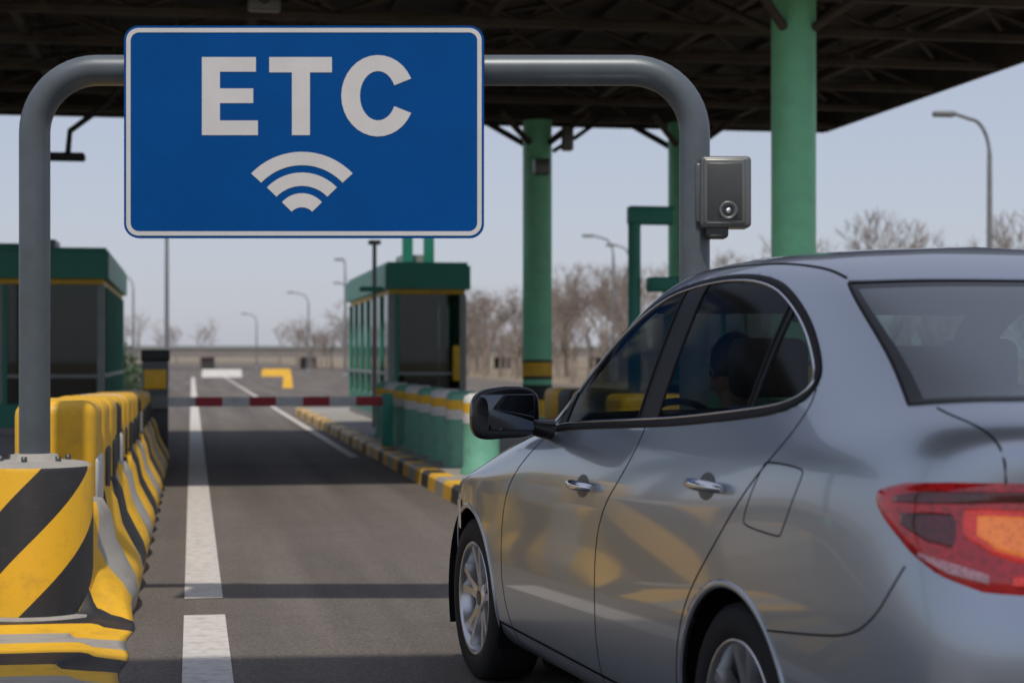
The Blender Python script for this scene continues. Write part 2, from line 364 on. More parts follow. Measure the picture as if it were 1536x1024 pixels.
# ------------------------------------------------------------------ booths
def booth(x0,x1,y0,y1,name='toll_booth',jacket=True):
    b=B(); z0=0.15; zt=2.88; t=0.07
    b.box(x0,x1,y0,y1,z0,z0+0.12,m_conc)
    for (a,c,d,e) in ((x0,x1,y0,y0+t),(x0,x1,y1-t,y1),(x0,x0+t,y0+t,y1-t),(x1-t,x1,y0+t,y1-t)): b.box(a,c,d,e,z0+0.12,0.62,m_dgreen)
    b.box(x0+0.02,x1-0.02,y0+0.02,y1-0.02,2.38,2.46,m_yellow)
    b.box(x0-0.06,x1+0.06,y0-0.10,y1+0.1,2.46,2.86,m_dgreen); b.box(x0-0.02,x1+0.02,y0-0.04,y1+0.04,2.862,2.92,m_dgreen)
    for xx in (x0,x1-0.11): b.box(xx,xx+0.11,y0-0.004,y0+0.11,0.622,2.38,m_pgrey)
    b.box(x0+0.11,x0+0.18,y0+0.004,y0+0.08,0.622,2.38,m_dgreen)
    b.box(x0+0.18,x1-0.11,y0+0.01,y0+0.06,1.0,1.05,m_pgrey)
    k=int((y1-y0)/1.25)
    for i in range(1,k+1):
        yy=y0+(y1-y0-0.12)*i/k
        for xx in (x0-0.004,x1-0.106): b.box(xx,xx+0.11,yy,yy+0.16,0.622,2.38,m_dgreen)
    for xx in (x0,x1-0.06): b.box(xx,xx+0.06,y0+0.11,y1-0.01,1.002,1.06,m_pgrey)
    b.box(x0+0.18,x1-0.11,y0+0.03,y0+0.04,0.622,2.38,m_bglass)
    for xx in (x0+0.03,x1-0.04): b.box(xx,xx+0.01,y0+0.11,y1-0.12,0.622,2.38,m_bglass)
    b.box(x0+0.15,x1-0.15,y0+2.6,y0+2.66,z0+0.12,2.38,m_int); b.box(x0+0.2,x1-0.1,y0+0.35,y0+0.9,0.95,1.0,m_pgrey)
    if jacket: b.rbox(x0+0.5,x0+0.82,y0+0.12,y0+0.3,0.9,1.98,0.06,m_yellow); b.rbox(x1-0.24,x1-0.12,y0-0.09,y0-0.006,0.9,1.5,0.02,m_yellow)
    b.rbox(x0+0.55,x0+0.85,y0+0.95,y0+1.2,1.05,1.5,0.04,m_boxdark)
    b.box(x0+0.35,x0+0.8,y0+1.0,y0+2.0,2.93,3.1,m_pgrey)
    b.obj(name,bevel=0.008)
booth(3.28,4.62,31.2,39)
booth(-2.85,-1.27,27.9,35.5,jacket=False)
booth(9.9,11.2,31,38,jacket=False)
b=B()
for dx in (0.18,0.55): b.box(3.4+dx,3.4+dx+0.17,31.6,31.75,2.93,5.13,m_dgreen)
b.obj('sign_hanger')
b=B(); b.box(-2.45,-2.3,28.3,28.5,2.93,3.6,m_dgreen); b.box(-2.9,-2.45,28.35,28.45,2.93,3.0,m_dgreen); b.obj('booth_roof_post')
b=B()
b.tube([(5.97,24.6,0.1),(5.97,24.6,3.2)],0.09,m_dgreen,n=10); b.rbox(5.88,6.52,24.5,24.7,3.12,3.37,0.03,m_dgreen); b.rbox(6.15,6.72,24.4,24.7,2.2,2.4,0.03,m_dgreen); b.rbox(6.40,6.72,24.4,24.7,1.0,2.2,0.03,m_dgreen)
b.obj('lane_signal_mast')
b=B(); b.tube([(2.95,30.2,0.15),(2.95,30.2,3.2)],0.035,m_lamp,n=8); b.rbox(2.7,3.1,30.1,30.3,2.38,2.46,0.02,m_dgreen); b.rbox(2.85,3.05,30.1,30.3,3.15,3.22,0.02,m_lamp); b.obj('lane_lamp_post')
for i in range(8):
    y=17.9+i*1.25; x=2.80
    b=B(); r=0.18
    b.lathe([(r+0.03,0.15),(r+0.03,0.2),(r,0.24),(r,0.66)],m_lgreen,n=24)
    b.lathe([(r+0.004,0.66),(r+0.004,0.76)],m_bandw,n=24); b.lathe([(r+0.004,0.76),(r+0.004,0.86)],m_yellow,n=24)
    b.lathe([(r,0.86),(r-0.01,0.92),(r-0.06,0.95),(0,0.955)],m_lgreen if i%2 else m_bandw,n=24)
    b.obj('bollard',loc=(x,y,0))
b=B(); b.rbox(3.02,3.08,18.4,27,0.62,0.86,0.02,m_stripe_r)
for i in range(8): b.box(3.03,3.07,18.7+i*1.15,18.78+i*1.15,0.15,0.65,m_lgreen)
b.obj('guard_rail')
b=B()
for i in range(5): b.rbox(4.0+i*0.02,4.7,17+i*0.9,17.75+i*0.9,0.16,0.95,0.08,m_yellow if i%2==0 else m_black,seg=4)
b.obj('crash_cushion')
# ------------------------------------------------------------------ barrier gate
b=B(); b.rbox(-0.62,-0.30,23.9,24.25,0.0,1.3,0.03,m_boxdark); b.rbox(-0.64,-0.28,23.87,24.28,1.25,1.4,0.03,m_black); b.rbox(-0.60,-0.32,23.86,23.90,0.9,1.15,0.01,m_yellow)
x=-0.3; i=0
while x<2.42: 
    b.box(x,min(x+0.34,2.42),23.72,23.80,0.68,0.80,m_red if i%2 else m_bandw); x+=0.34; i+=1
b.box(-0.5,-0.3,23.70,23.86,0.66,0.82,m_boxgrey)
b.rbox(2.42,2.56,23.68,23.84,0.16,0.84,0.02,m_dgreen)
b.obj('barrier_gate')
# ------------------------------------------------------------------ street lamps
def lamp(x,y,h,arm,side=-1,name='street_lamp'):
    b=B(); pts=[(0,0,0),(0,0,h*0.5),(0,0,h-1.1)]
    for i in range(1,9): a=math.pi/2*i/8; pts.append((side*arm*0.55*(1-math.cos(a)),0,h-1.1+0.9*math.sin(a)))
    pts.append((side*arm,0,h-0.08)); b.tube(pts,[0.085,0.075,0.06]+[0.045]*(len(pts)-3),m_lamp,n=10)
    b.rbox(min(side*arm,side*(arm+0.55)),max(side*arm,side*(arm+0.55)),-0.13,0.13,h-0.16,h-0.02,0.05,m_lamp)
    b.lathe([(0.16,0),(0.16,0.3),(0.09,0.35)],m_lamp,n=12)
    b.obj(name,loc=(x,y,0))
lamp(19.2,42.4,7.3,0.9); lamp(20.3,88,7.3,1.0); lamp(24,100,7.6,0.8)
lamp(-0.9,68,7.5,0.05); lamp(-4,130,7.0,0.8); lamp(9.3,150,6.6,1.2); lamp(11.5,140,7.0,0.4); lamp(6.5,190,5.8,1.0); lamp(9.0,110,7.2,0.1)
b=B(); b.tube([(-0.85,25.5,5.2),(-1.1,25.5,4.75),(-1.62,25.5,4.35),(-1.65,25.5,4.02)],0.04,m_black,n=8); b.rbox(-1.93,-1.42,25.35,25.65,3.95,4.05,0.03,m_black); b.obj('canopy_floodlight')
b=B(); b.rbox(0.58,0.92,19.5,19.7,4.95,5.2,0.03,m_boxgrey); b.lathe([(0.06,0),(0.06,-0.06),(0,-0.065)],m_blackgloss,c=(0.75,19.5,5.07),axis='y',n=16); b.tube([(0.75,19.6,5.15),(0.75,19.6,5.7)],0.04,m_boxgrey,n=8); b.obj('lane_camera')
b=B(); b.rbox(5.35,5.6,28.7,28.95,4.2,4.45,0.03,m_boxgrey); b.tube([(5.7,29.0,4.6),(6.1,29.0,4.85),(6.5,29.0,5.14)],0.035,m_black,n=6); b.rbox(5.83,6.0,28.8,29.0,4.6,5.0,0.03,m_boxgrey); b.obj('column_camera')
# ------------------------------------------------------------------ distance
m_ov=mat('overpass_concrete',(0.23,0.21,0.195),0.9,var=0.12,vscale=0.3)
b=B(); b.box(-80,80,200,209,1.25,2.15,m_ov); b.box(-80,80,199.9,200.0,2.15,2.5,m_pgrey)
for x in range(-76,80,11): b.box(x,x+1.4,201,208,0,1.25,m_ov)
b.obj('overpass')
for i,(x,y,L,mm) in enumerate([(3.75,78,0.45,m_yellow),(0.6,120,2.6,m_bandw),(4.6,125,2.0,m_yellow)]):
    b=B(); b.add([(x,y,0),(x+L,y,0),(x+L,y+.5,0),(x,y+.5,0),(x+.05,y+.17,.5),(x+L-.05,y+.17,.5),(x+L-.05,y+.33,.5),(x+.05,y+.33,.5)],[(0,1,5,4),(1,2,6,5),(2,3,7,6),(3,0,4,7),(4,5,6,7)],mm); b.obj('water_barrier',bevel=0.03)
# ------------------------------------------------------------------ trees
def tree_geo(V,F,base,h,seed,levels=5,tw=0.020):
    r=random.Random(seed)
    def seg(p,q,r0,r1):
        t=(q-p).normalized(); a=Vector((0,0,1)) if abs(t.z)<0.9 else Vector((1,0,0)); u=t.cross(a).normalized(); w=t.cross(u); o=len(V)
        for (c,rad) in ((p,r0),(q,r1)):
            for k in range(3): an=2.094*k; V.append(c+(u*math.cos(an)+w*math.sin(an))*rad)
        for k in range(3): F.append((o+k,o+(k+1)%3,o+3+(k+1)%3,o+3+k))
    def grow(p,d,L,rad,lv):
        n=2 if lv>1 else 1
        for i in range(n):
            d2=(d+Vector((r.uniform(-.16,.16),r.uniform(-.16,.16),r.uniform(-.02,.12)))).normalized(); q=p+d2*L/n
            seg(p,q,rad,rad*0.8); p=q; d=d2; rad*=0.8
            if lv>0 and i==0 and lv<levels:
                for _ in range(2 if lv==2 else 1):
                    kd=(d+Vector((r.uniform(-1,1),r.uniform(-1,1),r.uniform(-.1,.6)))*0.8).normalized(); grow(p,kd,L*0.6,rad*0.6,lv-1)
        if lv>0:
            for k in range(3 if lv>1 else 4):
                kd=(d+Vector((r.uniform(-1,1),r.uniform(-1,1),r.uniform(-.3,.6)))*0.75).normalized()
                grow(p,kd,L*r.uniform(.62,.85),max(rad*0.6,h*0.0009),lv-1)
    grow(Vector(base),Vector((0,0,1)),h*0.24,h*tw,levels)
def treemass(name,spots,m=m_bark,levels=4,nvar=5):
    vars_=[]
    for k in range(nvar):
        V=[];F=[]; tree_geo(V,F,(0,0,0),1.0,k*17+3,levels); V=np.array([tuple(v) for v in V]); V/=V[:,2].max(); vars_.append((V,np.array(F)))
    VV=[];FF=[];o=0
    for (x,y,h) in spots:
        V,F=vars_[random.randrange(nvar)]; a=random.uniform(0,6.28); c,s=math.cos(a)*h*random.uniform(.9,1.15),math.sin(a)*h
        W=np.stack([V[:,0]*c-V[:,1]*s+x,V[:,0]*s+V[:,1]*c+y,V[:,2]*h],1); VV.append(W);FF.append(F+o);o+=len(V)
    me=bpy.data.meshes.new(name); VVc=np.concatenate(VV); me.from_pydata(VVc.tolist(),[],np.concatenate(FF).tolist()); me.materials.append(m); ob=bpy.data.objects.new(name,me); scene.collection.objects.link(ob)
    print(name,len(VVc))
sp=[]
for i in range(11):
    y=45+i*4.4+random.uniform(-1.5,1.5); sp.append((24+random.uniform(-1.5,3.5),y,random.uniform(5.8,7.0)))
for i in range(20):
    y=94+i*4.0+random.uniform(-1,1); sp.append((24+random.uniform(-2.5,4),y,random.uniform(6.0,7.4)))
treemass('bare_tree_row',sp,levels=5)
sp=[(random.uniform(-70,70),random.uniform(250,300),random.uniform(5,8)) for i in range(50)]+[(random.uniform(10,22),random.uniform(120,190),random.uniform(3.5,5.5)) for i in range(30)]
treemass('distant_trees',sp,levels=4)
sp=[(random.uniform(18,26),random.uniform(46,170),random.uniform(2.4,4.2)) for i in range(150)]
treemass('bare_shrubs',sp,levels=3)
def leafmass(name,spots):
    V=[];F=[]
    for (x,y,rx,ry,h) in spots:
        for i in range(900):
            th=random.uniform(0,6.283); u=random.uniform(0,1)**0.4; z=random.uniform(0.02,1); k=math.sqrt(max(0.05,1-(z-0.35)**2*1.6))
            p=Vector((x+rx*u*k*math.cos(th)*(1+.2*math.sin(5*th)),y+ry*u*k*math.sin(th),h*z*(0.85+.15*math.sin(3*th+x)))); s=random.uniform(.05,.13)
            a=Vector((random.gauss(0,1),random.gauss(0,1),random.gauss(0,1))).normalized()*s; c=a.orthogonal().normalized()*s*0.6; o=len(V)
            V+= [p-a,p+c,p+a,p-c]; F.append((o,o+1,o+2,o+3))
    me=bpy.data.meshes.new(name); me.from_pydata(V,[],F); me.materials.append(m_leaf); o=bpy.data.objects.new(name,me); scene.collection.objects.link(o)
leafmass('hedge',[(-2.4+random.uniform(-1.0,.2)-i*0.25,56+i*3,1.2,1.6,random.uniform(1.4,1.9)) for i in range(9)]+[(-9-i*1.5,60,2,2,3) for i in range(6)])
# ------------------------------------------------------------------ CAR
car=empty('silver_sedan_car',(2.294,4.828,0),R(96.43))
S=[-1.05,-1.05,-1.03,-.95,-.80,-.55,-.30,0,.35,.75,1.15,1.5,1.8,2.1,2.4,2.75,3.05,3.28,3.42,3.5,3.52]
Yb=[0,.42,.70,.84,.885,.90,.90,.90,.90,.90,.90,.90,.90,.90,.90,.895,.86,.74,.5,.25,0]
def sec(f_s,f_y,f_z): return list(zip(f_s,f_y,f_z))
LV=[]
def lowlev(z_side,ysc,rear_s,front_s,z_rear,z_front):
    out=[]
    for i,(s,y) in enumerate(zip(S,Yb)):
        wr=max(0,min(1,(-.55-s)/.45)); wf=max(0,min(1,(s-2.75)/.7))
        z=z_side+(z_rear-z_side)*wr+(z_front-z_side)*wf
        out.append((s+rear_s*wr+front_s*wf,y*ysc if i not in (0,20) else 0,z))
    return out
LV.append(lowlev(.20,.90,.10,-.12,.26,.22))
LV.append(lowlev(.24,.955,.04,-.05,.30,.26))
LV.append(lowlev(.36,.985,-.03,.0,.40,.36))
LV.append(lowlev(.52,.995,-.07,.03,.54,.48))
LV.append(lowlev(.70,1.0,-.08,.02,.70,.60))
LV.append(lowlev(.84,.998,-.02,-.03,.84,.69))
LV.append(sec([-1.06,-1.05,-1.02,-.94,-.80,-.55,-.30,0,.35,.75,1.15,1.5,1.8,2.1,2.4,2.75,3.03,3.25,3.37,3.42,3.44],
 [0,.42,.68,.815,.878,.899,.900,.896,.892,.89,.89,.89,.89,.888,.885,.875,.84,.73,.5,.25,0],
 [.97,.97,.97,.965,.96,.955,.95,.94,.93,.925,.92,.915,.91,.90,.87,.83,.79,.77,.76,.76,.76]))
LV.append(sec([-1.09,-1.08,-1.04,-.95,-.80,-.54,-.30,0,.35,.75,1.15,1.5,1.8,2.08,2.36,2.66,2.88,3.03,3.12,3.17,3.19],
 [0,.41,.67,.79,.855,.882,.884,.876,.873,.872,.872,.872,.872,.865,.845,.80,.71,.58,.4,.2,0],
 [1.12,1.12,1.115,1.105,1.09,1.07,1.05,1.03,1.01,1.0,.995,.985,.975,.965,.945,.91,.885,.875,.87,.87,.87]))
LV.append(sec([-1.03,-1.02,-.99,-.90,-.75,-.51,-.28,0,.35,.75,1.15,1.5,1.78,2.0,2.2,2.38,2.5,2.58,2.63,2.65,2.66],
 [0,.40,.63,.76,.82,.85,.855,.856,.858,.858,.858,.857,.85,.83,.78,.69,.57,.43,.29,.14,0],
 [1.18,1.18,1.175,1.165,1.15,1.13,1.11,1.085,1.06,1.045,1.035,1.02,1.01,1.01,1.01,1.01,1.01,1.005,1.0,1.0,1.0]))
LV.append(sec([-.88,-.88,-.85,-.78,-.65,-.45,-.25,0,.35,.75,1.15,1.5,1.74,1.90,2.0,2.06,2.1,2.13,2.15,2.16,2.17],
 [0,.40,.61,.72,.78,.815,.83,.838,.842,.843,.842,.84,.825,.795,.74,.65,.54,.41,.27,.13,0],
 [1.21,1.21,1.21,1.205,1.195,1.185,1.165,1.14,1.115,1.095,1.08,1.065,1.06,1.06,1.06,1.065,1.07,1.075,1.08,1.08,1.08]))
LV.append(sec([-.62,-.62,-.61,-.57,-.48,-.34,-.18,.03,.36,.75,1.12,1.38,1.55,1.66,1.74,1.8,1.84,1.87,1.89,1.9,1.9],
 [0,.38,.57,.665,.72,.755,.775,.785,.79,.79,.785,.78,.765,.735,.68,.6,.5,.38,.25,.12,0],
 [1.315,1.315,1.315,1.31,1.305,1.295,1.285,1.275,1.27,1.26,1.255,1.25,1.245,1.24,1.235,1.235,1.235,1.235,1.235,1.235,1.235]))
LV.append(sec([-.35,-.35,-.34,-.32,-.27,-.18,-.06,.1,.38,.72,1.02,1.24,1.38,1.46,1.52,1.56,1.59,1.61,1.63,1.64,1.64],
 [0,.36,.54,.63,.675,.697,.708,.715,.72,.72,.715,.705,.69,.66,.61,.54,.45,.34,.22,.11,0],
 [1.435,1.435,1.43,1.425,1.42,1.42,1.42,1.425,1.43,1.43,1.425,1.42,1.41,1.40,1.395,1.395,1.395,1.395,1.395,1.395,1.395]))
LV.append(sec([-.08,-.08,-.07,-.06,-.03,.03,.13,.25,.44,.70,.9,1.04,1.12,1.17,1.2,1.22,1.23,1.24,1.25,1.25,1.25],
 [0,.33,.49,.585,.617,.632,.642,.65,.655,.655,.65,.64,.625,.6,.55,.48,.4,.3,.2,.1,0],
 [1.56,1.56,1.555,1.55,1.555,1.56,1.568,1.577,1.582,1.582,1.577,1.567,1.557,1.552,1.552,1.555,1.56,1.56,1.565,1.565,1.565]))
LV.append(sec([.13,.13,.14,.16,.19,.23,.29,.37,.5,.68,.82,.91,.96,.99,1.01,1.03,1.04,1.04,1.05,1.05,1.05],
 [0,.2,.3,.37,.42,.45,.46,.47,.47,.47,.465,.46,.44,.41,.37,.32,.26,.2,.13,.07,0],
 [1.612,1.612,1.610,1.610,1.611,1.614,1.617,1.620,1.623,1.623,1.621,1.619,1.617,1.615,1.614,1.614,1.614,1.614,1.614,1.614,1.614]))
LV.append(sec([.32,.32,.325,.34,.36,.39,.43,.49,.58,.68,.76,.8,.84,.86,.87,.88,.88,.885,.89,.89,.89],[0]*21,[1.640]*21))
C=np.array(LV)
nl,nc=C.shape[:2]
def mir(a): a=a.copy(); a[...,1]*=-1; return a
Cp=np.concatenate([(2*C[0]-C[1])[None],C,mir(C[-2])[None]],0)
Cp=np.concatenate([mir(Cp[:,1])[:,None],Cp,mir(Cp[:,-2])[:,None]],1)
def bas(t): return np.array([(1-t)**3,3*t**3-6*t**2+4,-3*t**3+3*t**2+3*t+1,t**3])/6
def ev(u,v):
    i=min(int(u),nc-2); j=min(int(v),nl-2); bu=bas(u-i); bv=bas(v-j)
    return np.einsum('a,b,abk->k',bv,bu,Cp[j:j+4,i:i+4])
KU,KV=22,12
us=np.linspace(0,nc-1,(nc-1)*KU+1); vs_=np.linspace(0,nl-1,(nl-1)*KV+1)
BU=np.zeros((len(us),nc+2)); BV=np.zeros((len(vs_),nl+2))
for a,u in enumerate(us):
    i=min(int(u+1e-9),nc-2); BU[a,i:i+4]=bas(u-i)
for a,v in enumerate(vs_):
    j=min(int(v+1e-9),nl-2); BV[a,j:j+4]=bas(v-j)
G3=np.einsum('ua,vb,bak->uvk',BU,BV,Cp)
G3[0,:,1]=0; G3[-1,:,1]=0; G3[:,-1,1]=0
nu,nv=G3.shape[:2]
idx=np.arange(nu*nv).reshape(nu,nv)
quads=np.stack([idx[:-1,:-1],idx[1:,:-1],idx[1:,1:],idx[:-1,1:]],-1).reshape(-1,4)
bvh=BVHTree.FromPolygons([Vector(p) for p in G3.reshape(-1,3)],[tuple(q) for q in quads])
def side(s,z):
    h=bvh.ray_cast(Vector((s,2,z)),Vector((0,-1,0)))
    n=h[1]; n=n if n.y>0 else -n
    return h[0],n
def top(s,y):
    h=bvh.ray_cast(Vector((s,y,3)),Vector((0,0,-1))); n=h[1]; n=n if n.z>0 else -n
    return h[0],n
def surf(u,v):
    p=Vector(ev(u,v)); e=0.02
    a=Vector(ev(min(u+e,nc-1),v))-Vector(ev(max(u-e,0),v)); c=Vector(ev(u,min(v+e,nl-1)))-Vector(ev(u,max(v-e,0))); n=a.cross(c).normalized()
    if n.dot(p-Vector((.7,0,.8)))<0: n=-n
    return p,n
def smooth_poly(pts,closed=False,it=3):
    pts=[np.array(p,float) for p in pts]
    for _ in range(it):
        o=[]; k=len(pts)
        rg=range(k) if closed else range(k-1)
        if not closed: o.append(pts[0])
        for i in rg:
            a,b_=pts[i],pts[(i+1)%k]; o+= [a*.75+b_*.25,a*.25+b_*.75]
        if not closed: o.append(pts[-1])
        pts=o
    return pts
def dens(pts,step=0.015,closed=False):
    o=[]; k=len(pts)
    for i in range(k if closed else k-1):
        a=np.array(pts[i]);b_=np.array(pts[(i+1)%k]); n=max(1,int(np.linalg.norm(b_-a)/step))
        for j in range(n): o.append(a+(b_-a)*j/n)
    if not closed: o.append(np.array(pts[-1]))
    return o
def ribbon(bld,pn,width,height,m,closed=False,shift=0.0,base=0.0015):
    k=len(pn); rows=[]
    for i in range(k):
        p,n=pn[i]; q=pn[(i+1)%k][0] if (closed or i<k-1) else p; r_=pn[(i-1)%k][0] if (closed or i>0) else p
        t=(q-r_)
        if t.length<1e-7: t=Vector((1,0,0))
        t.normalize(); w=t.cross(n).normalized()
        rows.append([p+w*(shift+width*a)+n*(base+height*hh) for a,hh in ((-.5,-0.6),(-.42,.5),(-.2,1),(.2,1),(.42,.5),(.5,-0.6))])
    if closed: rows.append(rows[0])
    for sg in (1,-1):
        bld.grid([[Vector((a.x,a.y*sg,a.z)) for a in r] for r in rows],m)
DLO=smooth_poly([(1.80,1.055),(1.70,1.12),(1.60,1.20),(1.45,1.325),(1.285,1.42),(1.12,1.482),(.956,1.52),(.675,1.545),(.42,1.545),(.2,1.52),(.04,1.47),(-.12,1.395),(-.25,1.31),(-.315,1.25),(-.28,1.20),(-.15,1.17),(.1,1.148),(.5,1.118),(.86,1.10),(1.3,1.08),(1.65,1.06),(1.78,1.045)],True,2)
DL=np.array(DLO)
def inpoly(P,poly):
    x,y=P[:,0],P[:,1]; ins=np.zeros(len(P),bool); k=len(poly)
    for i in range(k):
        x0,y0=poly[i]; x1,y1=poly[(i+1)%k]
        if y0==y1: continue
        c=((y0>y)!=(y1>y))&(x<(x1-x0)*(y-y0)/(y1-y0)+x0); ins^=c
    return ins
def snap(P,poly,tol):
    best=np.full(len(P),1e9); bp=P.copy(); k=len(poly)
    for i in range(k):
        a=np.array(poly[i]);b_=np.array(poly[(i+1)%k]); d=b_-a; L=d@d
        if L<1e-12: continue
        t=np.clip(((P-a)@d)/L,0,1); q=a+t[:,None]*d; dist=np.linalg.norm(P-q,axis=1); m_=dist<best; best[m_]=dist[m_]; bp[m_]=q[m_]
    mm=best<tol; out=P.copy(); out[mm]=bp[mm]; return out
V0=G3.reshape(-1,3).copy()
sz_=V0[:,[0,2]]
sel=V0[:,1]>0.5
ns=snap(sz_[sel],[tuple(p) for p in DL],0.007); V0[np.where(sel)[0][:,None],[0,2]]=ns
RA=0.372
for cxs in (0,2.7):
    d=V0[:,[0,2]]-np.array([cxs,.33]); r_=np.linalg.norm(d,axis=1); mm=(abs(r_-RA)<0.009)&(V0[:,1]>0.55)
    V0[np.ix_(mm,[0,2])]=np.array([cxs,.33])+d[mm]/r_[mm][:,None]*RA
cen=V0[quads].mean(1)
uu=(np.repeat(np.arange(nu-1),nv-1)+.5)/KU; vv=(np.tile(np.arange(nv-1),nu-1)+.5)/KV
isDLO=inpoly(cen[:,[0,2]],[tuple(p) for p in DL])&(cen[:,1]>0.5)
pill=((cen[:,0]>.69)&(cen[:,0]<.85))|((cen[:,0]>-.005)&(cen[:,0]<.03))|((cen[:,0]>1.60))
arch=np.zeros(len(cen),bool)
for cxs in (0,2.7): arch|=(np.linalg.norm(cen[:,[0,2]]-np.array([cxs,.33]),axis=1)<RA)&(cen[:,1]>0.55)&(cen[:,2]<.85)
UB,VB0,VB1=3.5,8.85,11.65
isBall=(uu<UB)&(vv>VB0)&(vv<VB1)
isB=(uu<UB-.34)&(vv>VB0+.18)&(vv<VB1-.14)
isW=(uu>13.4)&(vv>9.05)&(vv<11.5); UW,WV0,WV1=13.4,9.05,11.5
def submesh(name,mask,m,mats=None,solid=0):
    q=quads[mask]; used=np.unique(q); mp=-np.ones(len(V0),int); mp[used]=np.arange(len(used)); v=V0[used]; q=mp[q]
    v2=v.copy(); v2[:,1]*=-1
    vv_=np.concatenate([v,v2]); ff=np.concatenate([q,q[:,::-1]+len(v)])
    me=bpy.data.meshes.new(name); me.from_pydata(vv_.tolist(),[],ff.tolist())
    bm=bmesh.new(); bm.from_mesh(me); bmesh.ops.remove_doubles(bm,verts=bm.verts[:],dist=2e-5); 
    bm.faces.ensure_lookup_table()
    c0=Vector((.7,0,.85)); s=sum((f.normal.dot((f.calc_center_median()-c0)) for f in bm.faces))
    if s<0: bmesh.ops.reverse_faces(bm,faces=bm.faces[:])
    for f in bm.faces: f.smooth=True
    bm.to_mesh(me); bm.free()
    for mm in (mats or [m]): me.materials.append(mm)
    o=bpy.data.objects.new(name,me); scene.collection.objects.link(o); o.parent=car
    if solid:
        md=o.modifiers.new('sol','SOLIDIFY'); md.thickness=solid; md.offset=-1; md.material_offset=1; md.material_offset_rim=1
    return o
submesh('body_shell',~(isDLO|arch|isBall|isW),m_paint,[m_paint,m_int],0.018)
submesh('side_windows',isDLO&~pill,m_glass)
submesh('window_pillars',isDLO&pill,m_pillar)
submesh('rear_window',isB,m_glassr)
submesh('rear_window_border',isBall&~isB,m_frit)
submesh('windscreen',isW,m_glass)
t=B()
dl=[side(*p) for p in dens(DL,0.02,True)]
ribbon(t,dl,0.024,0.003,m_rubber,True)
ribbon(t,dl,0.008,0.005,m_chrome,True,shift=0.015)
def sline(pts,width,h,m,it=2,base=0.0015,proj=side):
    ribbon(t,[proj(*p) for p in dens(smooth_poly(pts,False,it),0.015)],width,h,m,base=base)
for s0,s1,z0_,z1_ in ((.855,.855,1.10,1.53),(.685,.685,1.105,1.54),(0.0,.0,1.15,1.45),(.03,.04,1.15,1.465),(1.60,1.60,1.07,1.20)): sline([(s0,z0_),(s1,z1_)],0.016,0.003,m_rubber,0)
GP=0.0055
sline([(.77,1.105),(.80,1.02),(.88,.93),(1.0,.84),(1.08,.72),(1.11,.5),(1.11,.215)],GP,0.0004,m_gap,base=0.0006)
sline([(-.32,1.23),(-.335,1.18),(-.28,1.09),(-.09,.95),(.11,.79),(.28,.65),(.36,.54),(.40,.42),(.42,.215)],GP,0.0004,m_gap,base=0.0006)
sline([(1.80,1.04),(1.86,.98),(2.0,.90),(2.14,.78),(2.2,.6),(2.2,.4),(2.08,.215)],GP,0.0004,m_gap,base=0.0006)
fd=smooth_poly([(-.21,1.045),(-.43,1.04),(-.44,1.02),(-.34,.87),(-.32,.862),(-.11,.872),(-.10,.89),(-.19,1.03)],True,2)
ribbon(t,[side(*p) for p in dens(fd,0.01,True)],0.0045,0.0003,m_gap,True,base=0.0006)
sline([(-.25,.62),(-.50,.645),(-.70,.67),(-.80,.725),(-.86,.80),(-.89,.85)],0.0055,0.0004,m_gap,base=0.0006)
sline([(.42,.275),(1.2,.28),(2.3,.29)],0.01,0.001,m_gap,0)
sline([(-.10,.60),(.05,.603),(.4,.607),(.8,.60),(1.1,.58)],0.010,0.0005,m_rubber,2,proj=top)
sline([(-.80,.725),(-.86,.722),(-.94,.705),(-1.01,.68),(-1.03,.665)],0.006,0.0004,m_gap,2,proj=top,base=0.0006)
sline([(1.98,.80),(2.3,.80),(2.7,.76),(3.0,.66)],0.006,0.0004,m_gap,2,proj=top,base=0.0006)
bl=[surf(0.05+(UB-.05)*i/40,VB0) for i in range(41)]+[surf(UB,VB0+(VB1-VB0)*i/30) for i in range(1,31)]+[surf(UB-(UB-.05)*i/40,VB1) for i in range(1,41)]
ribbon(t,bl,0.010,0.001,m_rubber)
wl=[surf(20-(20-UW)*i/40,WV0) for i in range(41)]+[surf(UW,WV0+(WV1-WV0)*i/30) for i in range(1,31)]+[surf(UW+(20-UW)*i/40,WV1) for i in range(1,41)]
ribbon(t,wl,0.03,0.002,m_rubber)
for cxs in (0,2.7):
    pn=[]
    for i in range(61):
        a=math.pi*(-0.10+1.2*i/60); s_=cxs+(RA+.004)*math.cos(a); z_=.33+(RA+.004)*math.sin(a)
        if z_<0.215: continue
        pn.append(side(s_,z_))
    ribbon(t,pn,0.022,0.004,m_paint,base=0.001)
t.obj('trim_and_seams',car,recalc=True)
t=B()
for sg in (1,-1):
    for s0,s1,z_ in ((1.10,1.32,.885),(.03,.27,.955)):
        cup=[]
        for i in range(9):
            ro=i/8; row=[]
            for j in range(25):
                a=2*math.pi*j/24; q,nn=side((s0+s1)/2+0.02+0.062*ro*math.cos(a),z_+0.038*ro*math.sin(a)); q=q+nn*(0.001); row.append((q.x,q.y*sg,q.z))
            cup.append(row)
        t.grid(cup,m_disc)
        pts=[];rad=[]
        for i in range(13):
            f=i/12; q,nn=side(s0+(s1-s0)*f,z_); q=q+nn*(0.012+0.024*math.sin(math.pi*f)**0.5); pts.append((q.x,q.y*sg,q.z)); rad.append(0.010+0.007*math.sin(math.pi*f)**0.4)
        t.tube(pts,rad,m_chrome,n=12)
t.obj('door_handles',car)
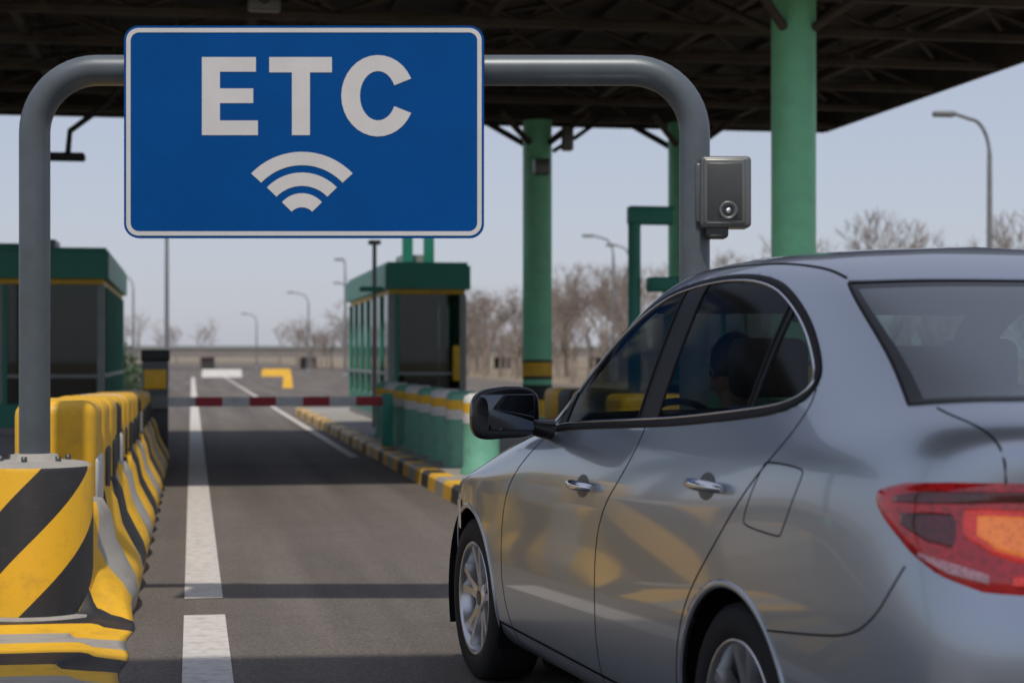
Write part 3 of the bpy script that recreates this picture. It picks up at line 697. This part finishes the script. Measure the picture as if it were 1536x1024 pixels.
for sg in (1,-1):
    t=B()
    P=[]; c=(1.72,1.02*sg,1.115)
    for i in range(21):
        ph=-math.pi/2+math.pi*i/20; row=[]
        for j in range(33):
            th=2*math.pi*j/32; cs=lambda a,e:math.copysign(abs(math.cos(a))**e,math.cos(a)); sn=lambda a,e:math.copysign(abs(math.sin(a))**e,math.sin(a))
            yy=0.128*cs(ph,.55)*cs(th,.55); zz=0.092*cs(ph,.55)*sn(th,.55); xx=0.075*sn(ph,.8)
            if xx<-0.02: xx=-0.02-0.15*(abs(xx)-.02)
            row.append((c[0]+xx-(yy*0.12),c[1]+yy*sg*1.0,c[2]+zz+ (-0.1*abs(yy) if yy>0 else 0)))
        P.append(row)
    t.grid(P,m_blackgloss)
    t.rbox(c[0]-0.036,c[0]-0.028,c[1]-0.100,c[1]+0.100,c[2]-0.064,c[2]+0.064,0.0035,m_mirror)
    t.tube([(1.73,.84*sg,1.05),(1.73,.90*sg,1.06),(1.73,.95*sg,1.085)],[0.04,0.032,0.03],m_blackgloss,n=12)
    t.obj('wing_mirror',car)
def lampmat(name,col,var=0.3,scale=60,em=None):
    m=mat(name,col,0.12,var=var,vscale=9,coat=1.0,emis=em); nt=m.node_tree; b_=nt.nodes['Principled BSDF']
    tc=N(nt,'ShaderNodeTexCoord'); v=N(nt,'ShaderNodeTexVoronoi'); v.inputs['Scale'].default_value=scale; nt.links.new(tc.outputs['Object'],v.inputs['Vector'])
    src=b_.inputs['Base Color'].links[0].from_socket
    mr=N(nt,'ShaderNodeMapRange'); mr.inputs[1].default_value=0.0; mr.inputs[2].default_value=0.6; mr.inputs[3].default_value=0.45; mr.inputs[4].default_value=1.3; nt.links.new(v.outputs['Distance'],mr.inputs[0])
    s_=N(nt,'ShaderNodeVectorMath',operation='SCALE'); nt.links.new(src,s_.inputs[0]); nt.links.new(mr.outputs[0],s_.inputs['Scale']); nt.links.new(s_.outputs[0],b_.inputs['Base Color'])
    return m
m_tred=lampmat('tail_red',(0.42,0.006,0.010),0.35,55,((0.7,0.01,0.01),0.06)); m_tdark=lampmat('tail_dark_red',(0.11,0.003,0.006),0.5,90); m_tbright=lampmat('tail_bright_red',(0.70,0.03,0.015),0.4,110,((1,0.05,0.02),0.18))
m_amber=lampmat('tail_amber',(0.85,0.20,0.03),0.5,75,((1.0,0.22,0.03),0.35)); m_tclear=lampmat('tail_clear',(0.62,0.30,0.32),0.2,130)
O=Vector((-.45,.35,0))
def radial(al,z):
    a=R(al); d=Vector((-math.cos(a),math.sin(a),0)); h=bvh.ray_cast(Vector((O.x,O.y,z)),d); n=h[1]; n=n if n.dot(d)>0 else -n
    return h[0],n
def lamp_patch(tb,topc,botc,a0,a1,m,off=0.002,bulge=0.012,na=40,nz=14):
    for sg in (1,-1):
        P=[]
        for i in range(na+1):
            f=i/na; al=a0+(a1-a0)*f; zt_=np.interp(al,*zip(*sorted(topc))); zb_=np.interp(al,*zip(*sorted(botc))); row=[]
            for j in range(nz+1):
                g=j/nz; p,n=radial(al,zb_+(zt_-zb_)*g); k=(max(0,1-(2*g-1)**4)*max(0,1-(2*f-1)**8))**.6
                q=p+n*(off*(1 if k>0 else -1)+bulge*k); row.append((q.x,q.y*sg,q.z))
            P.append(row)
        tb.grid(P,m)
t=B()
lamp_patch(t,[(58,1.005),(55,1.02),(50,1.033),(40,1.04),(20,1.04),(-10,1.025)],[(58,.99),(54,.94),(48,.88),(42,.835),(34,.802),(20,.79),(-10,.81)],58,-10,m_tred)
lamp_patch(t,[(53,1.0),(44,1.018),(30,1.02),(0,1.01)],[(53,.985),(44,.985),(30,.993),(0,.995)],53,0,m_tdark,off=0.0125,bulge=0.002)
lamp_patch(t,[(50,.965),(44,.975),(38.5,.975)],[(50,.94),(44,.90),(38.5,.885)],50,38.5,m_tdark,off=0.0125,bulge=0.002)
lamp_patch(t,[(38.5,.982),(34,.988),(12,.985)],[(38.5,.925),(33,.875),(28,.855),(12,.85)],38.5,12,m_tbright,off=0.0120,bulge=0.004)
lamp_patch(t,[(36,.968),(33,.972),(14,.97)],[(36,.925),(32,.885),(27,.868),(14,.865)],36,14,m_amber,off=0.0150,bulge=0.004)
lamp_patch(t,[(30,.838),(0,.835)],[(30,.815),(0,.815)],30,0,m_tbright,off=0.0115,bulge=0.002)
lamp_patch(t,[(46,.885),(38,.86),(33,.84)],[(46,.875),(40,.838),(33,.818)],46,33,m_tclear,off=0.0115,bulge=0.003)
t.obj('tail_lamps',car)
t=B()
for sg in (1,-1):
    P=[]
    for i in range(21):
        s_=2.85+0.38*i/20; row=[]
        for j in range(9):
            z_=.60+.015*i/20+(.12*(1-i/60))*j/8
            p,n=side(s_,z_); q=p+n*0.004; row.append((q.x,q.y*sg,q.z))
        P.append(row)
    t.grid(P,m_chrome)
t.rbox(3.46,3.53,-.42,.42,.42,.60,.02,m_blackgloss); t.rbox(-1.155,-1.13,-.26,.26,.84,.96,.004,m_bandw)
t.obj('front_lamps_grille_plate',car)
t=B()
t.box(-.95,3.35,-.60,.60,.20,.30,m_gap)
for sg in (1,-1):
    t.box(.42,2.28,min(.58*sg,.82*sg),max(.58*sg,.82*sg),.215,.34,m_gap)
    for cxs in (0,2.7):
        P=[]
        for i in range(31):
            a=math.pi*(-.12+1.24*i/30); P.append([(cxs+.40*math.cos(a),yy*sg,.33+.40*math.sin(a)) for yy in (.50,.872)])
        t.grid(P,m_gap)
        t.add([(cxs+.40*math.cos(2*math.pi*k/24),.50*sg,.33+.40*math.sin(2*math.pi*k/24)) for k in range(24)],[tuple(range(24))],m_gap)
t.box(-.6,.45,-.7,.7,.75,.80,m_int); t.box(-.84,-.2,-.68,.68,1.08,1.12,m_int)
t.rbox(-.22,.0,-.66,.66,.7,1.16,.06,m_seat); 
for yy in (-.40,.40): t.rbox(-.20,-.08,yy-.13,yy+.13,1.18,1.34,.045,m_seat)
for yy in (-.38,.38):
    rot=Matrix.Rotation(R(-14),3,'Y')
    bb=B(); bb.rbox(.98,1.12,yy-.25,yy+.25,.55,1.16,.06,m_seat); t.add([rot@(Vector(v)-Vector((1.05,yy,.6)))+Vector((1.05,yy,.6)) for v in bb.v],bb.f,m_seat,True)
    bb=B(); bb.rbox(.84,.94,yy-.13,yy+.13,1.18,1.37,.04,m_seat); t.add(bb.v,bb.f,m_seat,True)
    t.rbox(1.05,1.6,yy-.25,yy+.25,.45,.62,.06,m_seat)
t.rbox(1.78,2.1,-.74,.74,.75,1.05,.06,m_int)
pts=[(1.62+0.07*math.sin(a),.38+.185*math.cos(a),.98+.17*math.sin(a)) for a in np.linspace(0,2*math.pi,33)]; t.tube(pts,.014,m_int,n=8,cap=False); t.tube([(1.62,.38,.98),(1.85,.38,.93)],.03,m_int,n=8)
t.rbox(1.28,1.31,-.11,.11,1.43,1.50,.01,m_int)
t.obj('interior_and_underbody',car)
def wheel(cx_,sg):
    t=B(); c=(cx_,.765*sg,.33)
    t.lathe([(.222,-.09),(.30,-.108),(.322,-.095),(.330,-.05),(.330,.05),(.323,.092),(.302,.108),(.26,.112),(.232,.104),(.222,.092)],m_tyre,c=c,axis='y',n=72,sign=sg)
    for rr_ in (-.055,-.02,.02,.055): t.lathe([(.3305,rr_-.004),(.325,rr_),(.3305,rr_+.004)],m_gap,c=c,axis='y',n=48,sign=sg)
    t.lathe([(.232,.098),(.228,.106),(.220,.104),(.212,.092),(.205,.04),(.20,-.08)],m_alloy,c=c,axis='y',n=60,sign=sg)
    t.lathe([(.165,.01),(.165,.02),(.05,.02)],m_disc,c=c,axis='y',n=40,sign=sg)
    t.lathe([(.20,-.06),(.0,-.06)],m_gap,c=c,axis='y',n=40,sign=sg)
    t.lathe([(.072,.03),(.068,.07),(.05,.080),(.03,.082)],m_alloy,c=c,axis='y',n=32,sign=sg); t.lathe([(.03,.084),(.0,.086)],m_boxdark,c=c,axis='y',n=20,sign=sg)
    for k in range(10):
        a=2*math.pi*(k//2)/5+(0.17 if k%2 else -0.17)+0.3; a2=a+(0.06 if k%2 else -0.06)
        def P(r_,an,w_,y_): 
            dx,dz=math.cos(an),math.sin(an); tx,tz=-dz,dx
            return [(c[0]+dx*r_+tx*w_*q,c[1]+y_*sg,c[2]+dz*r_+tz*w_*q) for q in (-1,1)]
        i0=P(.045,a,.020,.074);i1=P(.13,a,.013,.084);i2=P(.216,a2,.017,.094)
        j0=P(.045,a,.024,.035);j1=P(.13,a,.018,.045);j2=P(.216,a2,.022,.055)
        vs=i0+i1+i2+j0+j1+j2
        t.add(vs,[(0,1,3,2),(2,3,5,4),(0,2,8,6),(2,4,10,8),(1,7,9,3),(3,9,11,5)],m_alloy)
    t.obj('wheel',car)
for cx_ in (0,2.7):
    for sg in (1,-1): wheel(cx_,sg)
def skin_obj(name,verts,edges,rad,m,parent,root=0,sub=2):
    me=bpy.data.meshes.new(name); me.from_pydata(verts,edges,[]); o=bpy.data.objects.new(name,me); scene.collection.objects.link(o); o.parent=parent
    md=o.modifiers.new('skin','SKIN'); 
    for i,r_ in enumerate(rad):
        sv_=me.skin_vertices[0].data[i]; sv_.radius=(r_,r_) if not hasattr(r_,'__len__') else r_; sv_.use_root=(i==root)
    md.use_smooth_shade=True; s=o.modifiers.new('sub','SUBSURF'); s.levels=sub; s.render_levels=sub; me.materials.append(m); return o
drv=empty('driver',(0,0,0)); drv.parent=car
dy=.38
vt=[(1.14,dy,.66),(1.10,dy,.82),(1.08,dy,1.0),(1.12,dy,1.10),(1.14,dy,1.15),
    (1.10,dy+.18,1.06),(1.24,dy+.24,.90),(1.44,dy+.19,.95),(1.10,dy-.18,1.06),(1.24,dy-.24,.90),(1.44,dy-.19,.95)]
skin_obj('shirt',vt,[(0,1),(1,2),(2,3),(3,4),(2,5),(5,6),(6,7),(2,8),(8,9),(9,10)],[.14,.14,(.15,.12),.08,.06,.07,.055,.042,.07,.055,.042],m_shirt,drv)
skin_obj('trousers',[(1.14,dy,.66),(1.3,dy+.1,.68),(1.62,dy+.13,.70),(1.9,dy+.12,.40),(1.3,dy-.1,.68),(1.62,dy-.13,.70),(1.9,dy-.12,.40)],[(0,1),(1,2),(2,3),(0,4),(4,5),(5,6)],[.13,.09,.07,.05,.09,.07,.05],m_int,drv)
for q in (1,-1):
    hv=[(1.44,dy+.19*q,.95),(1.54,dy+.185*q,1.0),(1.60,dy+.185*q,1.02)]; he=[(0,1),(1,2)]; hr=[.028,.026,.022]
    for k in range(4): hv+= [(1.62,dy+(.20-.018*k)*q,1.035-.012*k),(1.645,dy+(.205-.018*k)*q,1.02-.012*k),(1.64,dy+(.20-.018*k)*q,.995-.012*k)]; o_=3+3*k; he+= [(2,o_),(o_,o_+1),(o_+1,o_+2)]; hr+= [.009,.008,.007]
    hv+= [(1.60,dy+.16*q,1.03),(1.62,dy+.155*q,1.04)]; he+= [(2,15),(15,16)]; hr+= [.010,.008]
    skin_obj('hand',hv,he,hr,m_skin,drv,sub=1)
t=B(); hc=(1.17,dy,1.265)
P=[];Hh=[]
for i in range(25):
    ph=-math.pi/2+math.pi*i/24; row=[];rh=[]
    for j in range(33):
        th=2*math.pi*j/32; x_=math.cos(ph)*math.cos(th); y_=math.cos(ph)*math.sin(th); z_=math.sin(ph)
        rx=.098 if x_<0 else .092; k=1 if z_>-.2 else 1-.28*(-z_-.2)
        X=x_*rx*k; 
        nose=.022*math.exp(-((y_/.16)**2+((z_+.12)/.2)**2)) if x_>0 else 0
        eye=-.010*math.exp(-(((abs(y_)-.36)/.17)**2+((z_-.05)/.13)**2)) if x_>0 else 0
        mouth=-.005*math.exp(-((y_/.3)**2+((z_+.5)/.05)**2)) if x_>0 else 0
        row.append((hc[0]+X+nose+eye+mouth+(.02 if z_<-.5 and x_>0 else 0),hc[1]+y_*.076*k,hc[2]+z_*.118))
        rh.append((hc[0]-.008+x_*rx*1.09,hc[1]+y_*.084,hc[2]+.012+z_*.118))
    P.append(row);Hh.append(rh)
t.grid(P,m_skin)
hair=[[p for p in r_] for r_ in Hh[10:]]
vs=[p for r_ in hair for p in r_]; nb=33; fs=[]
for i in range(len(hair)-1):
    for j in range(32):
        p=hair[i][j]
        if p[0]-hc[0]<0.02 or p[2]-hc[2]>0.062: fs.append((i*nb+j,i*nb+j+1,(i+1)*nb+j+1,(i+1)*nb+j))
t.add(vs,fs,m_hair,True)
for q in (1,-1): t.lathe([(0.0,0),(.014,.004),(.02,.012),(.012,.014)],m_skin,c=(hc[0]-.005,hc[1]+.072*q,hc[2]-.01),axis='y',n=12,sign=q)
t.tube([(1.13,dy,1.12),(1.155,dy,1.2)],.052,m_skin,n=14)
t.obj('head',drv)
# unseen roof, added and shaped to shade the near road and the car's tail
b=B(); P=[]
for i in range(33):
    x=-5+8.6*i/32; e=5.75-0.03*(x+1.2)**2-0.55*max(0,min(1,(x-0.9)/1.2)); P.append([(x,1.5,4.6),(x,e,4.6)])
b.grid(P,m_conc,False)
b.tube([(-4.6,3.5,0),(-4.6,3.5,4.6)],.15,m_green,n=16); b.tube([(-4.6,3.5,4.48),(3.5,3.5,4.48)],.11,m_green,n=12)
b.obj('added_shade_roof')
